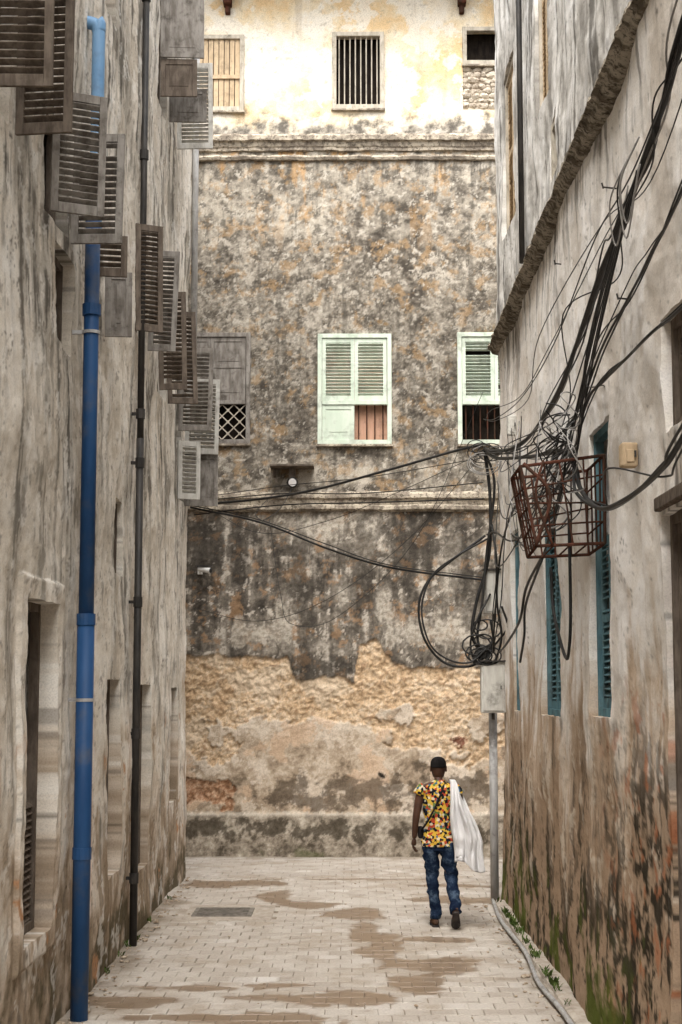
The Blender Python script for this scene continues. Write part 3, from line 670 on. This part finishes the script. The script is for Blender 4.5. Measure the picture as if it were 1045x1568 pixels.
for i in range(18):
    y0=random.uniform(10.8,12.4); y1=random.uniform(13,18); zz=random.uniform(3.9,4.6)
    hang.append(([(1.6,y0,random.uniform(4.0,4.5)),(random.uniform(1.35,1.6),(y0+y1)/2,zz-random.uniform(.05,.4)),(1.65,y1,random.uniform(4.5,5.2))],random.choice([.004,.004,.006]),random.choice([M_cable,M_cable,M_cableg])))
for i in range(16):
    cy=random.uniform(10.6,12.2);cz=random.uniform(3.75,4.45);rr=random.uniform(.08,.24)
    hang.append(([(1.52+.07*sin(a*2+i),cy+rr*1.6*cos(a),cz+rr*sin(a)) for a in [q*.7+i for q in range(9)]],random.choice([.0045,.006]),random.choice([M_cable,M_cable,M_cableg])))
bundle('hanging_cables',hang)
Y0=18.6
lp=[([(1.61,Y0,5.33),(1.67,Y0,4.77),(1.65,Y0,4.07),(1.5,Y0,3.52),(1.44,Y0,3.13),(1.54,Y0,2.90)],.02,M_cable),
 ([(1.6,Y0-.05,5.33),(1.72,Y0-.05,4.9),(1.62,Y0-.05,4.1),(1.56,Y0-.05,3.5),(1.5,Y0-.05,3.1),(1.56,Y0-.05,2.9)],.016,M_cable),
 ([(1.61,Y0,4.30),(1.19,Y0,3.99),(.92,Y0,3.75),(.81,Y0,3.44),(.88,Y0,3.06),(1.11,Y0,2.79),(1.42,Y0,2.75),(1.6,Y0,2.9)],.016,M_cable),
 ([(1.62,Y0-.1,4.25),(1.22,Y0-.1,4.02),(.96,Y0-.1,3.8),(.84,Y0-.1,3.42),(.93,Y0-.1,3.02),(1.14,Y0-.1,2.83),(1.4,Y0-.1,2.79),(1.6,Y0-.1,2.95)],.012,M_cable),
 ([(1.66,Y0,3.6),(1.5,Y0-.1,3.3),(1.42,Y0,3.0),(1.5,Y0,2.8),(1.68,Y0,3.0),(1.66,Y0,3.3)],.014,M_cable),
 ([(1.62,Y0,2.9),(1.75,Y0,3.05),(1.82,Y0-.4,3.2),(1.7,Y0-1,3.4)],.014,M_cable),
 ([(1.6,Y0,2.85),(1.7,Y0,2.8),(1.78,Y0-.1,3.1),(1.72,Y0-.2,3.5),(1.7,Y0-.4,4.0),(1.66,Y0-.3,4.4)],.014,M_cable)]
for i in range(16):
    up_=i<8; cx=random.uniform(1.48,1.7);cz=random.uniform(5.1,5.45) if up_ else random.uniform(2.85,3.25);rr=random.uniform(.07,.2)
    lp.append(([(cx+rr*cos(a),Y0-.05-random.random()*.05,cz+rr*.7*sin(a)) for a in [q*.7+i for q in range(10)]],.006 if up_ else .010,random.choice([M_cable,M_cable,M_cableg]) if up_ else M_cable))
bl2=bundle('cable_loop',lp)
b=B()
for i in range(5): b.cyl((1.45+i*.04,Y0-.06,2.82+.02*(i%2)),(1.55+i*.03,Y0-.06,2.98),.022,8)
b.ob('taped_splice',M_cable,bl2)
cr=[([(-2.15,20.9,4.9),(-1.16,20.3,4.63),(-.3,19.8,4.25),(.5,19.2,3.96),(1.57,Y0,3.77)],.014,M_cable),
 ([(-2.15,20.9,4.93),(-1.2,20.4,4.68),(-.35,19.8,4.32),(.45,19.2,4.0),(1.57,Y0,3.8)],.007,M_cable),
 ([(-2.1,20.9,4.93),(-1.2,20.3,4.94),(-.47,19.9,5.01),(.5,19.2,5.18),(1.27,18.8,5.35),(1.6,Y0,5.4)],.016,M_cable),
 ([(-2.1,20.9,4.8),(-.9,20.2,4.85),(.2,19.5,4.8),(1.6,18.7,4.75)],.009,M_cable),
 ([(-2.1,20.9,4.98),(-.9,20.2,5.0),(.2,19.5,4.92),(1.6,18.7,4.95)],.007,M_cable),
 ([(-2.1,20.9,5.02),(-.9,20.2,5.1),(.2,19.5,5.12),(1.6,18.7,5.25)],.005,M_cable),
 ([(-1.05,20.2,4.65),(-.9,20.1,3.7),(-.75,20,3.3),(-.14,19.8,3.4),(.83,19.2,4.35),(1.6,Y0,6.04)],.004,M_cable),
 ([(-2.1,20.9,3.55),(-1.2,20.3,3.35),(-.3,19.8,3.6),(.7,19.2,4.3),(1.6,Y0,5.3)],.004,M_cable),
 ([(-2.1,20.9,5.0),(-1.2,20.3,4.5),(-.3,19.8,4.6),(.6,19.2,4.9),(1.6,Y0,5.3)],.004,M_cable),
 ([(-.87,23.45,5.5),(-1.0,22,5.0),(-1.15,20.3,4.65)],.007,M_cable),
 ([(-1.15,20.3,4.65),(-1.3,21.5,4.9),(-1.1,23.4,5.45)],.006,M_cable)]
bundle('overhead_cable',cr)
# ------------------------------------------------------------------ wire cage
cg=empty('wire_cage')
T0=[(1.20,10.95,4.06),(1.79,10.95,4.14),(1.79,11.75,4.14),(1.22,11.75,4.08)]; B0=[(1.31,10.98,3.50),(1.79,10.98,3.52),(1.79,11.72,3.50),(1.33,11.72,3.48)]
b=B()
for R in(T0,B0):
    for i in range(4): b.cyl(R[i],R[(i+1)%4],.012,6)
for i in range(4): b.cyl(T0[i],B0[i],.012,6)
for e in range(4):
    p,q,r,s=[Vector(v) for v in(T0[e],T0[(e+1)%4],B0[e],B0[(e+1)%4])]
    for t in(.25,.5,.75):
        j=random.uniform(-.05,.05); b.cyl(p.lerp(q,t+j),r.lerp(s,t-j),.007,5)
        b.cyl(p.lerp(r,t+j),q.lerp(s,t-j),.007,5)
for t in(.25,.5,.75): b.cyl(Vector(B0[0]).lerp(Vector(B0[1]),t),Vector(B0[3]).lerp(Vector(B0[2]),t),.007,5)
b.ob('rods',M_rust,cg)
tube('bent_rod',[(1.22,10.93,4.08),(1.40,10.9,3.85),(1.30,10.95,3.5)],.013,M_rust,cg,6)
tube('bent_rod',[(1.36,10.93,4.1),(1.30,10.9,3.85),(1.42,10.95,3.5)],.010,M_rust,cg,6)
# ------------------------------------------------------------------ meter boxes
def meter(name,x,y,z,w,h,d=.16,fit=True,mat=None):
    mat=mat or M_box
    o=empty(name); b=B(); b.box((x,y,z),(w,d,h)); b.ob('case',mat,o,.012)
    b=B(); b.box((x,y-d/2-.006,z-.01),(w-.05,.012,h-.07)); b.ob('door',mat,o,.006)
    b=B(); b.box((x+w*.3,y-d/2-.018,z),(.012,.012,.04))
    if fit: b.cyl((x,y,z-h/2-.08),(x,y,z-h/2),.02,8); b.box((x,y-.02,z+h/2+.008),(w+.03,d+.04,.016))
    b.ob('fittings',M_black,o)
meter('electrical_meter_box',1.72,18.72,3.63,.26,.52); meter('electrical_meter_box.001',1.68,18.6,2.50,.29,.60)
meter('junction_box',1.72,16.5,5.28,.10,.22,.08,False); meter('junction_box.001',1.72,9.6,3.94,.10,.15,.12,False,M_tan)
b=B()
for y,z in((10.4,5.9),(12.9,6.05),(9.9,5.0)):
    b.cyl((1.82,y,z),(1.73,y,z+.01),.006,6); b.cyl((1.73,y,z),(1.72,y,z+.04),.006,6)
b.ob('wall_hooks',M_black,br)
# ------------------------------------------------------------------ floodlight and cctv on the end wall
fl=empty('wall_floodlight'); b=B(); b.box((-.88,YE-.2,5.80),(.66,.40,.03)); b.box((-.88,YE-.12,5.70),(.1,.2,.16)); b.box((-1.15,YE-.1,5.72),(.03,.2,.12)); b.ob('bracket',M_wbrn,fl,.005)
b=B(); b.cyl((-.87,YE-.30,5.55),(-.87,YE-.16,5.60),.085,16,r2=.05); b.cyl((-.87,YE-.18,5.6),(-.87,YE-.14,5.7),.02,8); b.ob('housing',M_black,fl)
b=B(); b.cyl((-.87,YE-.312,5.545),(-.87,YE-.30,5.55),.06,16); b.ob('lens',M_glass,fl)
cc=empty('cctv_camera'); b=B(); b.box((-2.27,YE-.03,4.22),(.07,.06,.07)); b.cyl((-2.27,YE-.05,4.22),(-2.22,YE-.16,4.24),.014,8); b.cyl((-2.28,YE-.16,4.26),(-2.10,YE-.22,4.23),.04,14); b.ob('body',M_white,cc,.004)
b=B(); b.cyl((-2.10,YE-.22,4.23),(-2.085,YE-.225,4.228),.035,14); b.box((-2.19,YE-.19,4.30),(.24,.1,.012)); b.ob('lens_hood',M_black,cc)
# ------------------------------------------------------------------ MAN
M_skin=weathered('dark_brown_skin',(.085,.042,.026),(.065,.032,.02),g=.1,rough=.5,stretch=(1,1,1))
k=N('floral_shirt'); c1=k.vor(k.vm('MULTIPLY',k.P,(1,.6,1)),42); sx,sy,sz=k.xyz(c1)
M_shirt=k.matte(k.ramp(sx,[(0,(.58,.37,.05)),(.22,(.015,.015,.02)),(.40,(.62,.54,.40)),(.52,(.45,.07,.035)),(.62,(.62,.43,.07)),(.74,(.02,.02,.025)),(.86,(.05,.12,.2)),(.93,(.10,.18,.06))],'CONSTANT'))
k=N('dark_denim'); n1=k.noise(k.P,8,4,.7); M_jean=k.matte(k.ramp(n1,[(.38,(.008,.013,.03)),(.52,(.016,.028,.055)),(.66,(.075,.11,.16))]),n1,.4,.01)
M_cap=weathered('black_cap_cloth',(.012,.011,.011),(.022,.02,.02),g=.1,rough=.9)
M_cloth=weathered('white_cotton_cloth',(.70,.69,.68),(.62,.61,.61),g=.12,rough=.9,scale=5)
M_sole=weathered('trainer_sole',(.07,.06,.055),(.035,.03,.03),g=.3)
M_shoe=weathered('brown_shoe_leather',(.10,.055,.035),(.06,.04,.03),g=.3)
man=empty('walking_man',(.93,16.75,0))
def skin_obj(name,verts,edges,rad,mat,parent,sub=2,root=0):
    me=bpy.data.meshes.new(name); me.from_pydata(verts,edges,[]); o=bpy.data.objects.new(name,me); sc.collection.objects.link(o)
    o.modifiers.new('s','SKIN'); sl_=me.skin_vertices[0].data
    for i,r in enumerate(rad):
        sl_[i].radius=(r,r) if not isinstance(r,tuple) else r
        sl_[i].use_root=(i==root)
    m=o.modifiers.new('u','SUBSURF'); m.levels=sub; m.render_levels=sub
    bpy.context.view_layer.update(); dg=bpy.context.evaluated_depsgraph_get()
    m2=bpy.data.meshes.new_from_object(o.evaluated_get(dg)); bpy.data.objects.remove(o)
    m2.materials.clear(); m2.materials.append(mat); m2.polygons.foreach_set('use_smooth',[True]*len(m2.polygons))
    return link(bpy.data.objects.new(name,m2),parent)
bv=[(0,0,.93),(0,.01,1.1),(0,.02,1.28),(0,.015,1.42),(0,.02,1.51),(0,.035,1.58),
 (-.12,.01,1.44),(-.19,.0,1.42),(-.24,-.02,1.16),(-.26,.05,.91),
 (.12,.01,1.44),(.19,.0,1.42),(.25,-.05,1.17),(.22,.17,1.10),
 (-.085,0,.86),(-.075,.05,.50),(-.035,.09,.10),
 (.085,0,.86),(.125,.02,.50),(.155,-.22,.19)]
be=[(0,1),(1,2),(2,3),(3,4),(4,5),(3,6),(6,7),(7,8),(8,9),(3,10),(10,11),(11,12),(12,13),(0,14),(14,15),(15,16),(0,17),(17,18),(18,19)]
rad=[(.13,.09),(.12,.085),(.13,.09),(.11,.075),.052,.048,.065,.056,.042,.029,.065,.055,.04,.028,.08,.055,.038,.08,.055,.038]
skin_obj('body',bv,be,rad,M_skin,man)
hd=[((0,.05,1.545),.035,.03),((0,.055,1.56),.055,.06),((0,.05,1.59),.066,.082),((0,.045,1.63),.073,.093),((0,.04,1.67),.076,.098),((0,.035,1.71),.070,.090),((0,.03,1.74),.05,.065),((0,.03,1.752),.02,.03)]
loft('head',dens(hd,3),M_skin,man,20,flat=True)
b=B()
for s in(-1,1): b.box((s*.079,.035,1.645),(.018,.035,.06),Matrix.Rotation(s*.25,3,'Z'))
b.box((0,.15,1.64),(.024,.03,.045)); b.box((0,.137,1.595),(.045,.012,.014)); b.ob('ears_nose_mouth',M_skin,man,.007,True)
b=B()
for s in(-1,1): b.cyl((s*.03,.128,1.66),(s*.03,.136,1.66),.012,10)
b.ob('eyes',M_white,man)
cp=[((0,.035,1.66),.083,.104),((0,.035,1.69),.084,.105),((0,.033,1.72),.080,.10),((0,.03,1.75),.064,.08),((0,.03,1.768),.035,.045),((0,.03,1.773),.008,.01)]
loft('cap',dens(cp,3),M_cap,man,20,flat=True)
b=B(); b.box((0,.165,1.675),(.13,.09,.012),Matrix.Rotation(-.2,3,'X')); b.ob('cap_peak',M_cap,man,.005)
sh=[((0,.0,.845),.182,.135),((0,0,.90),.178,.132),((0,.005,1.0),.160,.122),((0,.01,1.12),.152,.118),((0,.015,1.25),.168,.126),((0,.015,1.36),.185,.126),((0,.01,1.43),.192,.110),((0,.01,1.475),.155,.088),((0,.015,1.51),.092,.072),((0,.02,1.53),.066,.062)]
loft('shirt',dens(sh,4),M_shirt,man,36,.022,9,flat=True)
for s in(-1,1):
    loft('shirt_sleeve',dens([(Vector((s*.15,.005,1.45)),.056,.066),(Vector((s*.187,0,1.42)),.062,.068),(Vector((s*.212,-.003,1.375)),.060,.066)],3),M_shirt,man,16,.008,14)
loft('jeans_seat',dens([((0,0,.80),.160,.118),((0,0,.86),.168,.125),((0,0,.93),.155,.118),((0,0,.97),.145,.11)],3),M_jean,man,28,.01,flat=True)
loft('jeans_leg',dens([((-.075,0,.90),.083,.105),((-.085,.0,.80),.090,.110),((-.08,.035,.65),.078,.094),((-.073,.055,.50),.066,.078),((-.055,.06,.33),.060,.070),((-.038,.075,.18),.057,.064),((-.035,.085,.085),.060,.068)],5),M_jean,man,22,.026,11,flat=True)
loft('jeans_leg.001',dens([((.075,0,.90),.083,.105),((.09,.0,.80),.090,.110),((.11,.02,.65),.078,.094),((.125,.02,.52),.068,.080),((.138,-.06,.40),.061,.072),((.15,-.15,.28),.058,.066),((.155,-.21,.19),.060,.066)],5),M_jean,man,22,.026,11)
def shoe(name,heel,toe,up,mats):
    heel=Vector(heel);toe=Vector(toe);up=Vector(up).normalized(); r=[]
    for t,w,h in((0,.018,.02),(.04,.032,.036),(.2,.037,.045),(.4,.036,.042),(.6,.044,.034),(.8,.046,.027),(.95,.032,.020),(1,.012,.010)):
        r.append((heel.lerp(toe,t)+up*h,w,h))
    loft(name,dens(r,3),mats[0],man,16,side=(1,0,0))
    V=[];Fc=[];pts=[(0,.02),(.06,.033),(.25,.036),(.42,.034),(.62,.046),(.8,.048),(.93,.036),(1.02,.012)]
    for lvl in(-.012,.012):
        for s in(1,-1):
            for t,w in (pts if s==1 else pts[::-1]): V.append(heel.lerp(toe,t)+Vector((s*w,0,0))+up*lvl)
    n=len(pts)*2; Fc.append(list(range(n))[::-1]); Fc.append(list(range(n,2*n)))
    for i in range(n): j=(i+1)%n; Fc.append([i,j,n+j,n+i])
    mesh_ob(name+'_sole',V,Fc,mats[1],man)
shoe('left_shoe',(-.035,.02,.014),(-.05,.29,.014),(0,0,1),(M_shoe,M_sole))
shoe('right_shoe',(.155,-.27,.20),(.16,-.13,.02),(0,.75,.6),(M_shoe,M_sole))
def hand(name,wrist,dirn,out,parent):
    w=Vector(wrist);d=Vector(dirn).normalized();o=Vector(out);o=(o-d*o.dot(d)).normalized();f=d.cross(o)
    root=empty(name); root.parent=parent
    vs=[w-d*.01,w+d*.03,w+d*.075]
    skin_obj('palm',[tuple(v) for v in vs],[(0,1),(1,2)],[(.024,.022),(.034,.018),(.038,.016)],M_skin,root,1)
    for q,L in((-.03,.062),(-.01,.075),(.011,.07),(.031,.055)):
        a=w+d*.07+f*q; p=[a,a+d*L*.45+o*.006,a+d*L*.75+o*.022,a+d*L*.92+o*.040]
        skin_obj('finger',[tuple(v) for v in p],[(0,1),(1,2),(2,3)],[.0095,.009,.0082,.0072],M_skin,root,1)
    a=w+d*.025-f*.028; p=[a,a+d*.025-f*.018+o*.008,a+d*.055-f*.024+o*.018]
    skin_obj('thumb',[tuple(v) for v in p],[(0,1),(1,2)],[.012,.0105,.009],M_skin,root,1)
hand('left_hand',(-.26,.05,.91),(-.05,.12,-1),(1,.3,0),man)
hand('right_hand',(.22,.17,1.10),(-.25,1,.1),(0,0,-1),man)
tube('crossbody_strap',[(.07,.09,1.49),(.06,-.03,1.50),(.02,-.115,1.40),(-.05,-.145,1.25),(-.12,-.135,1.12),(-.18,-.05,1.02),(-.16,.09,1.0)],.011,M_cap,man,6)
b=B(); b.box((-.19,.08,.98),(.06,.14,.12)); b.ob('small_bag',M_cap,man,.02)
def drape():
    V=[];Fc=[];nu,nv=40,56
    for i in range(nv+1):
        t=i/nv
        for j in range(nu+1):
            s=j/nu
            if t<.14:
                a=t/.14; yy=.16-.18*a; zz=1.36+.17*sin(a*pi/2)
            else:
                a=(t-.14)/.86; yy=-.02-.135*min(1,a*5)-.03*a; zz=1.53-.06*min(1,a*5)**2-.79*a
            wid=.13+.19*min(1,max(0,(t-.1)*1.8)); xx=.10+.05*t+wid*s
            droop=sstep(s,.35,1)*(.13 if t>.1 else .1); zz-=droop*(1-.3*t)
            yy+=.10*sstep(s,.5,1)*(1-.3*t)
            amp=.026*min(1,t*2.5); yy+=amp*sin(s*15+2.1*sin(t*3)+1)+amp*.55*sin(s*29+t*4)
            xx+=.012*sin(t*9+s*4)
            if t>.93: zz+=.03*sin(s*6+.5)
            V.append(Vector((xx,yy+.014*MN.noise(Vector((s*5,t*9,0))),zz)))
    for i in range(nv):
        for j in range(nu):
            a=i*(nu+1)+j; Fc.append([a,a+1,a+nu+2,a+nu+1])
    o=mesh_ob('draped_cloth',V,Fc,M_cloth,man,True); m=o.modifiers.new('t','SOLIDIFY'); m.thickness=.008
drape()
# ------------------------------------------------------------------ light, world, camera
w=bpy.data.worlds.new("World"); sc.world=w; w.use_nodes=True; nt=w.node_tree
bg=nt.nodes['Background']; sky=nt.nodes.new('ShaderNodeTexSky'); sky.sky_type='NISHITA'; sky.sun_disc=False
sky.sun_elevation=radians(55); sky.sun_rotation=radians(192); sky.air_density=1.0; sky.dust_density=4.0
hs=nt.nodes.new('ShaderNodeHueSaturation'); hs.inputs['Saturation'].default_value=.22; hs.inputs['Value'].default_value=3.3
nt.links.new(sky.outputs[0],hs.inputs['Color']); nt.links.new(hs.outputs[0],bg.inputs[0]); bg.inputs[1].default_value=.15
sl=bpy.data.lights.new('sun','SUN'); sl.energy=3.5; sl.angle=radians(50); sl.color=(1,.92,.81)
so=bpy.data.objects.new('sun',sl); sc.collection.objects.link(so); so.rotation_euler=(radians(36),0,radians(-12))
cam=bpy.data.cameras.new("cam"); co=bpy.data.objects.new("camera",cam); sc.collection.objects.link(co); sc.camera=co
cam.sensor_fit='VERTICAL'; cam.sensor_height=36; cam.lens=55.03; cam.clip_end=800
co.location=(0,0,2.53); co.rotation_euler=(pi/2+.1099,0,.00605)
sc.view_settings.view_transform='Standard'; sc.view_settings.look='None'; sc.view_settings.exposure=0
